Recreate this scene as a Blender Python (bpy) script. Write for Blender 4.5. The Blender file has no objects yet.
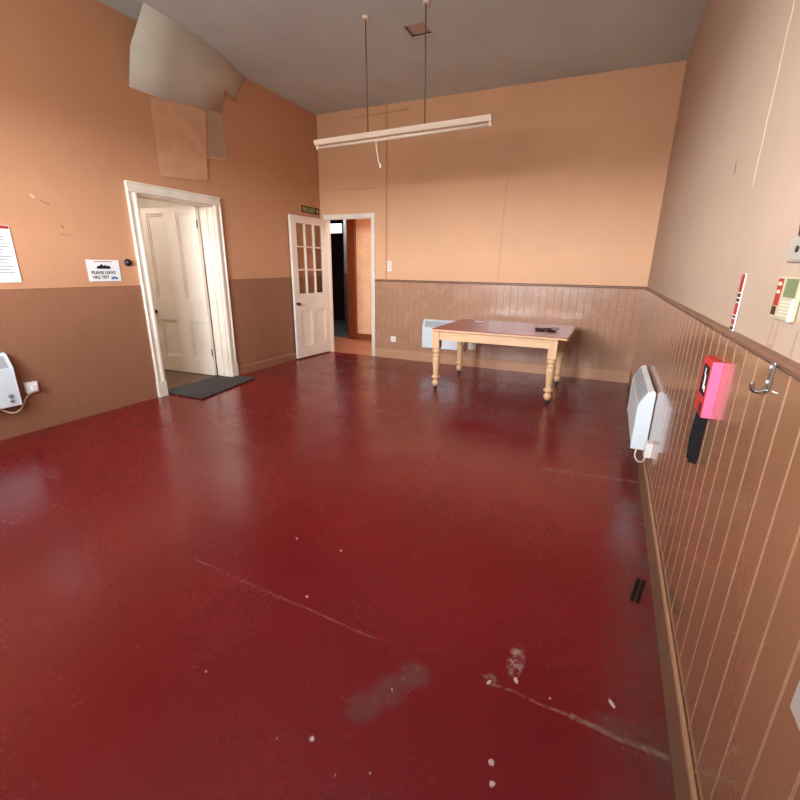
import bpy, bmesh, math, random
from mathutils import Vector, Matrix
random.seed(7)
SC = bpy.context.scene
COL = SC.collection

# ------------------------------------------------------------------ dimensions (metres)
W, D, H = 4.6475, 6.2544, 3.4671        # room: x 0..W, y R0..D, z 0..H
R0 = -0.60                              # wall behind the camera, with the windows
HD = 1.181                              # top of the dado
TB = 0.055
T = 0.20                                # wall thickness
LY0, LY1, LZ = 3.20, 4.13, 2.005        # doorway in the left wall
BX0, BX1, BZ = 0.13, 0.90, 2.06         # doorway in the back wall
WINS = [(0.95, 2.45), (2.85, 3.75)]     # windows in the rear wall
WZ0, WZ1 = 1.42, 2.64

# ------------------------------------------------------------------ materials
def lin(c):
    return tuple(((v/255)/12.92 if v/255 <= .04045 else ((v/255+.055)/1.055)**2.4) for v in c) + (1,)

class NT:
    """small helper round a node tree"""
    def __init__(s, name, rough=.6, spec=.5, metal=0, coat=0, coat_rough=.1):
        s.m = bpy.data.materials.new(name); s.m.use_nodes = True
        s.t = s.m.node_tree; s.n = s.t.nodes; s.l = s.t.links
        s.b = s.n['Principled BSDF']
        s.b.inputs['Roughness'].default_value = rough
        s.b.inputs['Specular IOR Level'].default_value = spec
        s.b.inputs['Metallic'].default_value = metal
        s.b.inputs['Coat Weight'].default_value = coat
        s.b.inputs['Coat Roughness'].default_value = coat_rough
        s.tc = s.n.new('ShaderNodeTexCoord').outputs['Object']
        s.geo = s.n.new('ShaderNodeNewGeometry').outputs['Position']
    def link(s, a, b): s.l.new(a, b)
    def set(s, inp, v):
        if hasattr(v, 'is_output') or isinstance(v, bpy.types.NodeSocket): s.link(v, inp)
        else: inp.default_value = v
    def noise(s, scale, detail=3, rough=.55, vec=None, dist=0):
        n = s.n.new('ShaderNodeTexNoise'); s.link(vec or s.geo, n.inputs['Vector'])
        n.inputs['Scale'].default_value = scale; n.inputs['Detail'].default_value = detail
        n.inputs['Roughness'].default_value = rough; n.inputs['Distortion'].default_value = dist
        return n.outputs['Fac']
    def map(s, v, a, b, c=0., d=1.):
        n = s.n.new('ShaderNodeMapRange'); s.link(v, n.inputs[0])
        for i, x in enumerate((a, b, c, d)): n.inputs[1+i].default_value = x
        return n.outputs[0]
    def math(s, op, a, b=0., c=0.):
        n = s.n.new('ShaderNodeMath'); n.operation = op
        for i, x in enumerate((a, b, c)): s.set(n.inputs[i], x)
        return n.outputs[0]
    def mix(s, f, a, b, mode='MIX'):
        n = s.n.new('ShaderNodeMix'); n.data_type = 'RGBA'; n.blend_type = mode
        s.set(n.inputs[0], f); s.set(n.inputs[6], a); s.set(n.inputs[7], b)
        return n.outputs[2]
    def xyz(s, vec=None):
        n = s.n.new('ShaderNodeSeparateXYZ'); s.link(vec or s.geo, n.inputs[0]); return n.outputs
    def comb(s, x, y, z):
        n = s.n.new('ShaderNodeCombineXYZ')
        for i, v in enumerate((x, y, z)): s.set(n.inputs[i], v)
        return n.outputs[0]
    def bump(s, h, strength, dist=.01):
        n = s.n.new('ShaderNodeBump'); n.inputs['Strength'].default_value = strength
        n.inputs['Distance'].default_value = dist; s.link(h, n.inputs['Height'])
        s.link(n.outputs[0], s.b.inputs['Normal'])
    def color(s, c): s.set(s.b.inputs['Base Color'], c)
    def rough(s, r): s.set(s.b.inputs['Roughness'], r)
    def seg(s, u, v, a, b, w, wob=0.006, ns=9):
        """mask of a worn line from a to b in the (u, v) plane"""
        wn = s.math('MULTIPLY', s.math('SUBTRACT', s.noise(ns, 4), .5), wob*2)
        dx, dy = b[0]-a[0], b[1]-a[1]; L = math.hypot(dx, dy); dx /= L; dy /= L
        pu = s.math('SUBTRACT', u, a[0]); pv = s.math('SUBTRACT', v, a[1])
        t = s.math('ADD', s.math('MULTIPLY', pu, dx), s.math('MULTIPLY', pv, dy))
        n = s.math('ADD', s.math('SUBTRACT', s.math('MULTIPLY', pv, dx), s.math('MULTIPLY', pu, dy)), wn)
        across = s.map(s.math('ABSOLUTE', n), w*.4, w, 1, 0)
        along = s.map(s.math('ABSOLUTE', s.math('SUBTRACT', t, L/2)), L/2*.93, L/2, 1, 0)
        return s.math('MULTIPLY', across, along)
    def blob(s, u, v, c, rx, ry, ns=14, lo=.45, hi=.62):
        """mask of a ragged patch"""
        a = s.math('DIVIDE', s.math('SUBTRACT', u, c[0]), rx); b = s.math('DIVIDE', s.math('SUBTRACT', v, c[1]), ry)
        r = s.math('SQRT', s.math('ADD', s.math('MULTIPLY', a, a), s.math('MULTIPLY', b, b)))
        f = s.map(r, .2, 1, 1, 0)
        return s.math('MULTIPLY', s.map(f, 0, .6, 0, 1), s.map(s.noise(ns, 6, .7), lo, hi, 0, 1))

def plain(name, c, rough=.5, spec=.5, metal=0, var=.06, coat=0, nscale=6, bump=0, bscale=60):
    m = NT(name, rough, spec, metal, coat)
    a = lin(c); k = m.noise(nscale, 4)
    lo = tuple(x*(1-var*2) for x in a[:3])+(1,); hi = tuple(min(1, x*(1+var)) for x in a[:3])+(1,)
    m.color(m.mix(m.map(k, .3, .7), lo, hi))
    if bump: m.bump(m.noise(bscale, 4), bump)
    return m.m

def wallpaper(name, c, seams=None, axis=0, marks=()):
    m = NT(name, .62, .35)
    big = m.noise(.9, 3); mid = m.noise(5, 4); fine = m.noise(160, 2)
    a = lin(c)
    col = m.mix(m.map(big, .3, .7), tuple(x*.93 for x in a[:3])+(1,), a)
    col = m.mix(m.map(mid, .35, .75, 0, .25), col, tuple(x*.82 for x in a[:3])+(1,))
    p = m.xyz(); u = p[axis]
    # faint vertical paper joints
    fr = m.math('PINGPONG', m.math('ADD', u, .28), .5*.53)
    seam = m.math('MULTIPLY', m.map(fr, 0, .004, .22, 0), m.map(m.noise(1.3, 2), .45, .6, 0, 1))
    col = m.mix(seam, col, tuple(x*.6 for x in a[:3])+(1,))
    v = p[2]
    for kind, A, B, w, cc, amt in marks:
        k = m.seg(u, v, A, B, w*1.3, .012, 16) if kind == 'seg' else m.blob(u, v, A, B, w)
        col = m.mix(m.math('MULTIPLY', k, amt), col, lin(cc))
    m.color(col)
    h = m.math('ADD', fine, m.math('MULTIPLY', m.noise(38, 3), .8))
    m.bump(h, .22, .004)
    return m.m

PEACH = (226, 178, 140)
M = {}
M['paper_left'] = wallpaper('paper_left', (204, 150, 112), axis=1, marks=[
    ('seg', (2.36, 1.84), (2.43, 1.808), .006, (120, 82, 60), .5), ('seg', (2.48, 1.66), (2.50, 1.635), .007, (90, 60, 45), .65),
    ('seg', (2.46, 1.583), (2.56, 1.59), .004, (120, 82, 60), .5), ('seg', (2.30, 1.875), (2.325, 1.845), .007, (235, 205, 170), .9)])
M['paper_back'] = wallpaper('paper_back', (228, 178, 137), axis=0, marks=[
    ('seg', (.35, 2.46), (1.0, 2.45), .010, (120, 78, 52), .3), ('seg', (.60, 3.36), (1.5, 3.38), .012, (110, 72, 52), .28),
    ('seg', (1.17, 3.30), (1.17, 1.50), .004, (140, 90, 62), .3), ('seg', (2.86, 2.5), (2.84, 1.2), .005, (140, 96, 68), .35)])
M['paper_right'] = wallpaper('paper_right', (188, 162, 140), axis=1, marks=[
    ('seg', (2.02, 2.75), (2.0, 1.62), .009, (238, 214, 182), .8), ('seg', (2.37, 1.78), (2.35, 1.73), .010, (96, 70, 58), .8),
    ('seg', (1.44, 1.25), (1.445, 1.19), .006, (160, 130, 105), .7), ('seg', (1.40, 1.25), (1.405, 1.19), .006, (160, 130, 105), .7),
    ('seg', (1.445, 1.19), (1.40, 1.19), .006, (160, 130, 105), .7), ('seg', (1.27, 1.25), (1.275, 1.19), .005, (150, 120, 96), .6)])
M['paper_rear'] = wallpaper('paper_rear', PEACH, axis=0)
M['plaster'] = plain('bare_plaster', (192, 160, 130), .85, .2, var=.08, nscale=3, bump=.3, bscale=40)
M['ceiling_paper'] = plain('sagging_ceiling_paper', (212, 206, 188), .85, .2, var=.05, nscale=2, bump=.3, bscale=70)
M['flap'] = plain('wallpaper_back', (172, 140, 112), .8, .2, var=.08)
M['flap_peach'] = plain('loose_wallpaper', (214, 164, 128), .7, .3, var=.05)
M['ceiling'] = plain('ceiling_paint', (203, 216, 214), .85, .2, var=.05, nscale=1.2, bump=.3, bscale=90)

def dado_mat(name, c, rough, spec, coat=0., nscale=5, dirt=.25):
    m = NT(name, rough, spec, 0, coat, .08)
    a = lin(c)
    col = m.mix(m.map(m.noise(1.1, 3), .3, .7), tuple(x*.86 for x in a[:3])+(1,), a)
    p = m.xyz(); st = m.comb(m.math('MULTIPLY', p[0], 14), m.math('MULTIPLY', p[1], 14), m.math('MULTIPLY', p[2], 1.5))
    col = m.mix(m.map(m.noise(2.2, 4, vec=st), .4, .8, 0, dirt), col, tuple(x*.6 for x in a[:3])+(1,))
    col = m.mix(m.map(m.noise(150, 2), .45, .7, 0, .12), col, tuple(min(1, x*1.5) for x in a[:3])+(1,))
    m.color(col)
    m.rough(m.map(m.noise(nscale, 4), .3, .7, max(.05, rough-.05), rough+.06))
    m.bump(m.noise(26, 3), .06, .01)
    return m.m
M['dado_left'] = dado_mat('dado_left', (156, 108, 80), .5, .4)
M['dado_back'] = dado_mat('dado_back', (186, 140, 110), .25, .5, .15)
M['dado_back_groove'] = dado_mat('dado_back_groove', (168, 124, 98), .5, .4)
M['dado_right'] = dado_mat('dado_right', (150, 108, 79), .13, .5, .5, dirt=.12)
M['bead_highlight'] = dado_mat('dado_right_bead_highlight', (172, 128, 96), .4, .5)  # lighter tan paints light caught on the bead edges, plus worn paint
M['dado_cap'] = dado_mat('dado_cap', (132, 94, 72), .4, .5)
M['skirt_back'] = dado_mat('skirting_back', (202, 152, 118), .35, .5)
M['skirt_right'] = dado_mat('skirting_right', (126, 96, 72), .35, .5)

def floor_mat():
    m = NT('red_floor_paint', .28, .42)
    p = m.xyz(); u, v = p[0], p[1]
    red = lin((130, 24, 29)); dk = lin((112, 21, 27)); br = lin((140, 30, 32))
    col = m.mix(m.map(m.noise(.55, 2), .3, .7), dk, red)
    col = m.mix(m.map(m.noise(1.5, 1), .4, .9, 0, .4), col, br)
    col = m.mix(m.map(m.noise(11, 5), .5, .9, 0, .15), col, dk)
    # wall reflection painted in as grey toward far wall; greyer paint along right-hand skirting
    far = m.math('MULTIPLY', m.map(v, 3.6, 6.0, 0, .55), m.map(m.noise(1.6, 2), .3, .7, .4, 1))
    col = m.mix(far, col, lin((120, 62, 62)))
    edge = m.math('MULTIPLY', m.map(u, 4.40, 4.62, 0, .75), m.map(m.noise(7, 5), .3, .6, .2, 1))
    col = m.mix(edge, col, lin((104, 74, 66)))
    pale = lin((176, 132, 122)); grey = lin((104, 88, 80))
    for A, B, w, c, amt, wob in [
        ((2.58, 1.30), (3.66, 1.25), .006, pale, .42, .012), ((4.08, 1.255), (4.36, 1.245), .007, pale, .5, .014),
        ((4.34, 1.246), (4.63, 1.235), .012, lin((150, 128, 112)), .7, .02), ((3.98, 3.118), (4.63, 3.19), .022, pale, .55, .02),
        ((1.55, 2.02), (2.1, 2.0), .010, pale, .2, .02), ((.75, 1.55), (1.1, 1.5), .014, pale, .25, .03),
        ((2.6, 2.92), (3.2, 2.9), .008, pale, .25, .03), ((2.9, 3.5), (3.6, 3.55), .007, pale, .2, .03)]:
        k = m.math('MULTIPLY', m.seg(u, v, A, B, w, wob), m.map(m.noise(30, 4), .35, .6, .15, 1))
        col = m.mix(m.math('MULTIPLY', k, amt), col, c)
    for c0, rx, ry, c, amt in [((3.83, 1.17), .075, .065, grey, .7), ((3.78, 1.08), .075, .075, grey, .8), ((3.73, 1.0), .07, .075, grey, .65), ((4.147, 1.385), .035, .09, lin((178, 150, 138)), .9),
                               ((4.075, 1.265), .03, .035, lin((150, 116, 106)), .8), ((3.9, .74), .2, .08, lin((86, 40, 40)), .6), ((4.5, 1.27), .12, .05, grey, .5)]:
        col = m.mix(m.math('MULTIPLY', m.blob(u, v, c0, rx, ry, *((9, .25, .75) if c == grey else (34, .45, .62))), amt), col, c)
    specks = m.map(m.noise(60, 2), .79, .82, 0, .3)
    col = m.mix(specks, col, pale)
    m.color(col)
    r = m.math('ADD', m.map(m.noise(2.3, 5), .3, .7, .16, .30), m.map(m.noise(40, 3), .3, .7, -.03, .05))
    m.rough(r)
    m.bump(m.math('ADD', m.noise(3.5, 3), m.math('MULTIPLY', m.noise(28, 3), .25)), .12, .02)
    return m.m
M['floor'] = floor_mat()
def aged_white(name, c, rough=.4, dirt=.35):
    m = NT(name, rough, .5); a = lin(c)
    col = m.mix(m.map(m.noise(4, 5), .45, .8, 0, dirt), a, lin((178, 150, 120)))
    col = m.mix(m.map(m.noise(60, 3), .62, .8, 0, dirt), col, lin((150, 120, 92)))
    m.color(col); m.bump(m.noise(30, 3), .08, .01); return m.m
M['white_wood'] = aged_white('white_gloss_wood', (238, 228, 210))
M['white_door'] = aged_white('white_door_paint', (234, 222, 206), .35, .2)
M['white_plain'] = plain('white_enamel', (228, 237, 240), .35, .5, var=.02)
M['white_plastic'] = plain('white_plastic', (240, 236, 228), .4, .5, var=.02)
M['cream_plastic'] = plain('cream_plastic', (226, 208, 184), .45, .5, var=.03)
M['grille'] = plain('grey_grille', (132, 138, 140), .5, .5, var=.03)
M['grey'] = plain('grey_paint', (168, 160, 148), .45, .5, var=.04)
M['dark'] = plain('dark_plastic', (28, 22, 22), .4, .5, var=.1)
M['black_cloth'] = plain('black_webbing', (22, 21, 24), .8, .3, var=.3, nscale=60, bump=.4, bscale=160)
M['pink'] = plain('window_lit_red', (250, 110, 150), .4, .5, var=.02)  # red case colour with window light mixed in as pink
M['red'] = plain('red_paint', (200, 46, 48), .45, .5, var=.05)
M['red_print'] = plain('red_print', (168, 58, 44), .6, .3, var=.06)
M['green_print'] = plain('green_print', (118, 128, 92), .6, .3, var=.06)
M['brown_print'] = plain('brown_print', (72, 44, 34), .6, .3)
M['blue_print'] = plain('blue_print', (70, 110, 170), .6, .3)
M['grey_print'] = plain('grey_print', (150, 150, 160), .7, .2)
M['black_print'] = plain('black_print', (30, 30, 34), .7, .2)
M['card'] = plain('white_paper', (236, 234, 232), .6, .3, var=.02)
M['cream_card'] = plain('cream_card', (190, 182, 150), .5, .4, var=.04)
M['olive'] = plain('dark_green_sign', (48, 48, 22), .5, .4)
M['yellow_green'] = plain('pale_sign_lettering', (186, 184, 110), .5, .4)
M['chrome'] = plain('worn_chrome', (190, 196, 192), .25, .5, metal=1, var=.05)
M['brass'] = plain('dark_bronze', (74, 58, 44), .35, .5, metal=.8, var=.1)
M['mat'] = plain('charcoal_mat', (84, 80, 78), .95, .2, var=.25, nscale=40, bump=.8, bscale=220)
M['lino'] = plain('brown_passage_floor', (112, 84, 64), .5, .4, var=.15)
M['corr_floor'] = plain('corridor_floor', (176, 118, 88), .4, .5, var=.12, nscale=3)
M['passage_wall'] = plain('cream_passage_wall', (226, 214, 196), .7, .3)
M['corr_wall'] = plain('corridor_wallpaper', (234, 194, 154), .7, .3)
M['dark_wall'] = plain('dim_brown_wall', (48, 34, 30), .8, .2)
M['grey_wall'] = plain('grey_blue_wall', (140, 136, 138), .7, .3)
M['grey_dado'] = plain('grey_lower_wall', (92, 88, 92), .7, .3)
M['dark_metal'] = plain('dark_iron', (34, 22, 20), .5, .5, metal=.4)
M['fleck'] = plain('pale_fleck', (216, 186, 172), .7, .3, nscale=30)

def wood(name, c1, c2, rough, axis=0, coat=0., scale=3):
    m = NT(name, rough, .5, 0, coat, .08)
    p = m.xyz(m.tc); k = [12, 12, 12]; k[axis] = 1.0
    v = m.comb(*(m.math('MULTIPLY', p[i], k[i]) for i in range(3)))
    f = m.noise(scale, 5, vec=v, dist=.8)
    col = m.mix(m.map(f, .3, .7), lin(c1), lin(c2))
    col = m.mix(m.map(m.noise(1.5, 3), .4, .8, 0, .3), col, tuple(x*.7 for x in lin(c1)[:3])+(1,))
    m.color(col); m.bump(f, .04, .01); return m.m
M['pine'] = wood('pale_pine', (222, 174, 126), (238, 198, 152), .4, 2)
M['pine_rail'] = wood('pale_pine_rail', (224, 178, 132), (240, 202, 156), .4, 0)
M['mahogany'] = wood('red_stained_top', (150, 40, 40), (170, 58, 54), .24, 0, .0)
M['brown_wood'] = wood('varnished_brown_wood', (112, 58, 30), (146, 82, 44), .35, 2)

def glass_mat(name, tint=(1, 1, 1, 1), amount=.12):
    m = bpy.data.materials.new(name); m.use_nodes = True
    t = m.node_tree; n = t.nodes; n.clear()
    o = n.new('ShaderNodeOutputMaterial'); mx = n.new('ShaderNodeMixShader')
    a = n.new('ShaderNodeBsdfTransparent'); a.inputs[0].default_value = tint
    b = n.new('ShaderNodeBsdfGlossy'); b.inputs['Roughness'].default_value = .05
    mx.inputs[0].default_value = amount
    t.links.new(a.outputs[0], mx.inputs[1]); t.links.new(b.outputs[0], mx.inputs[2]); t.links.new(mx.outputs[0], o.inputs[0])
    return m
M['tinted'] = glass_mat('tinted_lens', (.5, .3, .28, 1), .06)
M['glass'] = glass_mat('clear_glass', (.86, .82, .78, 1), .07)
def emis(name, c, s):
    m = bpy.data.materials.new(name); m.use_nodes = True
    b = m.node_tree.nodes['Principled BSDF']; b.inputs['Base Color'].default_value = c
    b.inputs['Emission Color'].default_value = c; b.inputs['Emission Strength'].default_value = s
    return m
M['daylight_pane'] = emis('daylit_frosted_pane', (.86, .95, 1, 1), 2.2)
M['tube'] = plain('unlit_fluorescent_tube', (232, 214, 192), .3, .5, var=.02)
M['fitting'] = plain('cream_metal_fitting', (238, 220, 196), .45, .5, var=.03)

# ------------------------------------------------------------------ geometry helpers
def ident(x, y, z): return Vector((x, y, z))
def mL(u, d, z): return Vector((d, u, z))            # left wall:  u = y, d = out of the wall
def mR(u, d, z): return Vector((W-d, u, z))          # right wall
def mB(u, d, z): return Vector((u, D-d, z))          # back wall

def box(bm, a, b, f=ident, mi=0):
    x0, y0, z0 = a; x1, y1, z1 = b
    v = [bm.verts.new(f(x, y, z)) for x in (x0, x1) for y in (y0, y1) for z in (z0, z1)]
    for q in ((0, 1, 3, 2), (4, 6, 7, 5), (0, 4, 5, 1), (2, 3, 7, 6), (0, 2, 6, 4), (1, 5, 7, 3)):
        bm.faces.new([v[i] for i in q]).material_index = mi
def quad(bm, pts, mi=0):
    bm.faces.new([bm.verts.new(Vector(p)) for p in pts]).material_index = mi
def prism(bm, poly, h0, h1, f, mi=0):
    """poly in (a, b), extruded along h; f(h, a, b) -> point"""
    A = [bm.verts.new(f(h0, a, b)) for a, b in poly]; B = [bm.verts.new(f(h1, a, b)) for a, b in poly]
    n = len(poly)
    bm.faces.new(A).material_index = mi; bm.faces.new(B[::-1]).material_index = mi
    for i in range(n): bm.faces.new((A[i], B[i], B[(i+1) % n], A[(i+1) % n])).material_index = mi
def frame_of(d):
    d = d.normalized(); a = Vector((0, 0, 1)) if abs(d.z) < .9 else Vector((1, 0, 0))
    x = d.cross(a).normalized(); return x, x.cross(d).normalized()
def tube(bm, pts, r, n=10, mi=0, cap=True):
    pts = [Vector(p) for p in pts]; rings = []
    rr = r if isinstance(r, (list, tuple)) else [r]*len(pts)
    X = None
    for i, p in enumerate(pts):
        d = (pts[min(i+1, len(pts)-1)]-pts[max(i-1, 0)]).normalized()
        if X is None: X, Y = frame_of(d)
        else:
            X = (X-d*X.dot(d)).normalized(); Y = X.cross(d)
        rings.append([bm.verts.new(p+(X*math.cos(2*math.pi*k/n)+Y*math.sin(2*math.pi*k/n))*rr[i]) for k in range(n)])
    for a, b in zip(rings, rings[1:]):
        for k in range(n):
            f = bm.faces.new((a[k], a[(k+1) % n], b[(k+1) % n], b[k])); f.smooth = True; f.material_index = mi
    if cap:
        bm.faces.new(rings[0][::-1]).material_index = mi; bm.faces.new(rings[-1]).material_index = mi
def lathe(bm, prof, c, n=24, f=ident, axis='z'):
    """prof: (radius, height) about the axis through c"""
    rings = []
    for r, h in prof:
        ring = []
        for k in range(n):
            a = 2*math.pi*k/n; p = Vector((r*math.cos(a), r*math.sin(a), h))
            if axis == 'x': p = Vector((p.z, p.x, p.y))
            if axis == 'y': p = Vector((p.x, p.z, p.y))
            ring.append(bm.verts.new(f(*(Vector(c)+p))))
        rings.append(ring)
    for a, b in zip(rings, rings[1:]):
        for k in range(n):
            q = bm.faces.new((a[k], a[(k+1) % n], b[(k+1) % n], b[k])); q.smooth = True
    bm.faces.new(rings[0][::-1]); bm.faces.new(rings[-1])
def bez(pts, n=12):
    """smooth curve through control points (Catmull-Rom)"""
    P = [Vector(p) for p in pts]; P = [P[0]*2-P[1]]+P+[P[-1]*2-P[-2]]; out = []
    for i in range(1, len(P)-2):
        for k in range(n):
            t = k/n
            out.append(.5*((2*P[i])+(P[i+1]-P[i-1])*t+(2*P[i-1]-5*P[i]+4*P[i+1]-P[i+2])*t*t+(3*P[i]-P[i-1]-3*P[i+1]+P[i+2])*t**3))
    out.append(P[-2]); return out

def obj(name, bm, mats, parent=None, bevel=0, seg=2, smooth=False):
    if not isinstance(mats, (list, tuple)): mats = [mats]
    bmesh.ops.recalc_face_normals(bm, faces=bm.faces[:])
    if parent is not None: org = parent.matrix_world.translation.copy() if False else Vector(parent['_o'])
    else:
        co = [v.co for v in bm.verts]
        org = Vector(((min(c.x for c in co)+max(c.x for c in co))/2, (min(c.y for c in co)+max(c.y for c in co))/2, min(c.z for c in co)))
    bmesh.ops.translate(bm, verts=bm.verts[:], vec=-org)
    me = bpy.data.meshes.new(name); bm.to_mesh(me); bm.free()
    for m in mats: me.materials.append(m)
    o = bpy.data.objects.new(name, me); COL.objects.link(o)
    if parent is not None: o.parent = parent
    else: o.location = org
    o['_o'] = tuple(org)
    if smooth:
        for p in me.polygons: p.use_smooth = True
    if bevel:
        b = o.modifiers.new('edge', 'BEVEL'); b.width = bevel; b.segments = seg; b.limit_method = 'ANGLE'; b.angle_limit = math.radians(40)
    return o
def thing(name, label, cat, loc, group=None):
    o = bpy.data.objects.new(name, None); COL.objects.link(o); o.location = loc; o['_o'] = tuple(loc)
    o.empty_display_size = .1
    return tag(o, label, cat, group)
def tag(o, label, cat, group=None):
    o['label'] = label; o['category'] = cat
    if group: o['group'] = group
    return o
def struct(o, label=None):
    o['kind'] = 'structure'
    if label: o['label'] = label
    return o
def B(*boxes, f=ident):
    bm = bmesh.new()
    for a, b in boxes: box(bm, a, b, f)
    return bm
def text_bm(s, size, f, u0, z0, d, width=None, sx=1):
    """lettering laid on a wall: f(u, d, z); sx = -1 where u runs right to left for the viewer"""
    cu = bpy.data.curves.new('txt', 'FONT'); cu.body = s; cu.size = size; cu.extrude = 0; cu.offset = size*.03; cu.resolution_u = 3
    to = bpy.data.objects.new('txt', cu); COL.objects.link(to)
    dg = bpy.context.evaluated_depsgraph_get(); dg.update()
    me = bpy.data.meshes.new_from_object(to.evaluated_get(dg))
    bm = bmesh.new(); bm.from_mesh(me)
    w = max(v.co.x for v in bm.verts)-min(v.co.x for v in bm.verts); k = (width/w) if width else 1
    x0 = min(v.co.x for v in bm.verts)
    for v in bm.verts: v.co = f(u0+sx*(v.co.x-x0)*k, d, z0+v.co.y)
    bpy.data.objects.remove(to); bpy.data.meshes.remove(me); bpy.data.curves.remove(cu)
    return bm

# ------------------------------------------------------------------ room shell
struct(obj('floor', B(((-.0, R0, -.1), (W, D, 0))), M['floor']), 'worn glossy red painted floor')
HX0, HX1, HY0, HY1 = 2.21, 2.40, 4.515, 4.715        # square recess in the ceiling
ce = obj('ceiling', B(((-T, R0-T, H), (W+T, HY0, H+.1)), ((-T, HY1, H), (W+T, D+T, H+.1)), ((-T, HY0, H), (HX0, HY1, H+.1)), ((HX1, HY0, H), (W+T, HY1, H+.1))), M['ceiling'])
struct(ce, 'dull off-white ceiling')
struct(obj('ceiling_recess', B(((HX0, HY0, H+.010), (HX1, HY1, H+.02)), ((HX0-.014, HY0-.012, H-.012), (HX0, HY1+.012, H+.05)), ((HX0, HY1, H-.012), (HX1+.014, HY1+.012, H+.05))),
           plain('recess_paint', (196, 176, 164), .8, .2), ce), 'small square recess in the ceiling')

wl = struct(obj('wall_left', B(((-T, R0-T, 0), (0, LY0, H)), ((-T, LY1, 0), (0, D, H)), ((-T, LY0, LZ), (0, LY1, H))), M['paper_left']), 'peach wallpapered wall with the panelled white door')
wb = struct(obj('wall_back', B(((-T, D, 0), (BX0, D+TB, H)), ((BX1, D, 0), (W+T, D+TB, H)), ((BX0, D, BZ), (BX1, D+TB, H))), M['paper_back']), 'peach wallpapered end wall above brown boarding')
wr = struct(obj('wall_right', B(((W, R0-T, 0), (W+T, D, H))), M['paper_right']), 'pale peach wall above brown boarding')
xs = [0]+[c for w in WINS for c in w]+[W]
bm = bmesh.new()
for i in range(0, len(xs), 2): box(bm, (xs[i], R0-T, 0), (xs[i+1], R0, H))
for a, b in WINS: box(bm, (a, R0-T, 0), (b, R0, WZ0)); box(bm, (a, R0-T, WZ1), (b, R0, H))
struct(obj('wall_rear', bm, M['paper_rear']), 'wall with the windows')
for i, (a, b) in enumerate(WINS):
    m_ = (a+b)/2; y0, y1 = R0-.15, R0-.10
    struct(obj('window_%d' % (i+1), B(((a, y0, WZ0), (a+.06, y1, WZ1)), ((b-.06, y0, WZ0), (b, y1, WZ1)), ((a, y0, WZ0), (b, y1, WZ0+.07)), ((a, y0, WZ1-.06), (b, y1, WZ1)),
        ((m_-.02, y0, WZ0), (m_+.02, y1, WZ1)), ((a, y0-.01, 1.77), (b, y1, 1.82)), ((a-.05, R0-.1, WZ0-.03), (b+.05, R0+.06, WZ0))), M['white_wood']), 'white sash window behind the viewpoint')

# dado boarding: profile of boards with a bead at each joint, run from z0 to z1
def boards(bm, f, u0, u1, z0, z1, pitch, d=.012, g=.005, depth=.004, bead=.0, off=0):
    pr = [(u0, d, 0)]
    k = math.ceil((u0-off)/pitch+.05)
    while off+k*pitch < u1-.02:
        c = off+k*pitch
        pr += [(c-g, d, 1), (c-g*.45, d-depth, 1), (c+g*.1, d-depth, 1), (c+g*.3, d+bead, 1), (c+g, d+bead, 1), (c+g*1.3, d, 0)]
        k += 1
    pr.append((u1, d, 0))
    A = [bm.verts.new(f(u, dd, z0)) for u, dd, _ in pr]; Bv = [bm.verts.new(f(u, dd, z1)) for u, dd, _ in pr]
    for i in range(len(pr)-1):
        q = bm.faces.new((A[i], A[i+1], Bv[i+1], Bv[i])); q.material_index = pr[i][2]
    for z in (z0, z1):
        vs = [bm.verts.new(f(u, dd, z)) for u, dd, _ in (pr if z == z1 else pr)]
        bk = [bm.verts.new(f(u1, 0, z)), bm.verts.new(f(u0, 0, z))]
        bm.faces.new(vs+bk)
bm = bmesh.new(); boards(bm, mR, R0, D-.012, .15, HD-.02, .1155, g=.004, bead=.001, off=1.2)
obj('dado_boarding', bm, [M['dado_right'], M['bead_highlight']], wr)
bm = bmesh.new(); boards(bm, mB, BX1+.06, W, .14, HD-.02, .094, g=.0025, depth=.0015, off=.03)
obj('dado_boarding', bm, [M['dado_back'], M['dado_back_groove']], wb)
CAP = [(0, -.022), (.020, -.022), (.024, -.012), (.022, 0), (.010, .006), (0, .010)]
def cap(f, u0, u1, par, k=1.0):
    bm = bmesh.new(); prism(bm, [(d*k, HD+z*k) for d, z in CAP], u0, u1, lambda h, a, b: f(h, a, b)); obj('dado_cap', bm, M['dado_cap'], par)
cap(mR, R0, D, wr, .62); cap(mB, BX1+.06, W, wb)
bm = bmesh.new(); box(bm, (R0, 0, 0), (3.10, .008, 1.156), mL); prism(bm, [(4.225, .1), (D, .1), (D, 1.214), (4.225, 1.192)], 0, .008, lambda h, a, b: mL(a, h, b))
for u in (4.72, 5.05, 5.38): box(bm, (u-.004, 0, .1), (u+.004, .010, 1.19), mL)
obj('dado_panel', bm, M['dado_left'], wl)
bm = bmesh.new(); box(bm, (R0, 0, 1.152), (3.10, .011, 1.158), mL); prism(bm, [(4.225, 1.188), (D, 1.210), (D, 1.216), (4.225, 1.194)], 0, .011, lambda h, a, b: mL(a, h, b))
obj('dado_cap', bm, M['dado_left'], wl)
SK = [(0, 0), (.022, 0), (.022, .135), (.016, .150), (.012, .158), (0, .158)]
def skirting(name, f, spans, mat, k=1.0):
    bm = bmesh.new()
    for a, b in spans: prism(bm, [(d, z*k) for d, z in SK], a, b, f)
    o = struct(obj(name, bm, mat))
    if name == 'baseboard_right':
        bm = bmesh.new(); prism(bm, [(.012, .153*k), (.0225, .136*k), (.0245, .142*k), (.0225, .152*k), (.015, .160*k)], spans[0][0], spans[0][1], f); obj('top_bead', bm, M['bead_highlight'], o)  # highlight on the skirting's top edge painted as a light tan bead
    return o
skirting('baseboard_right', mR, [(R0, D-.022)], M['skirt_right'], 1.02)
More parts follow.
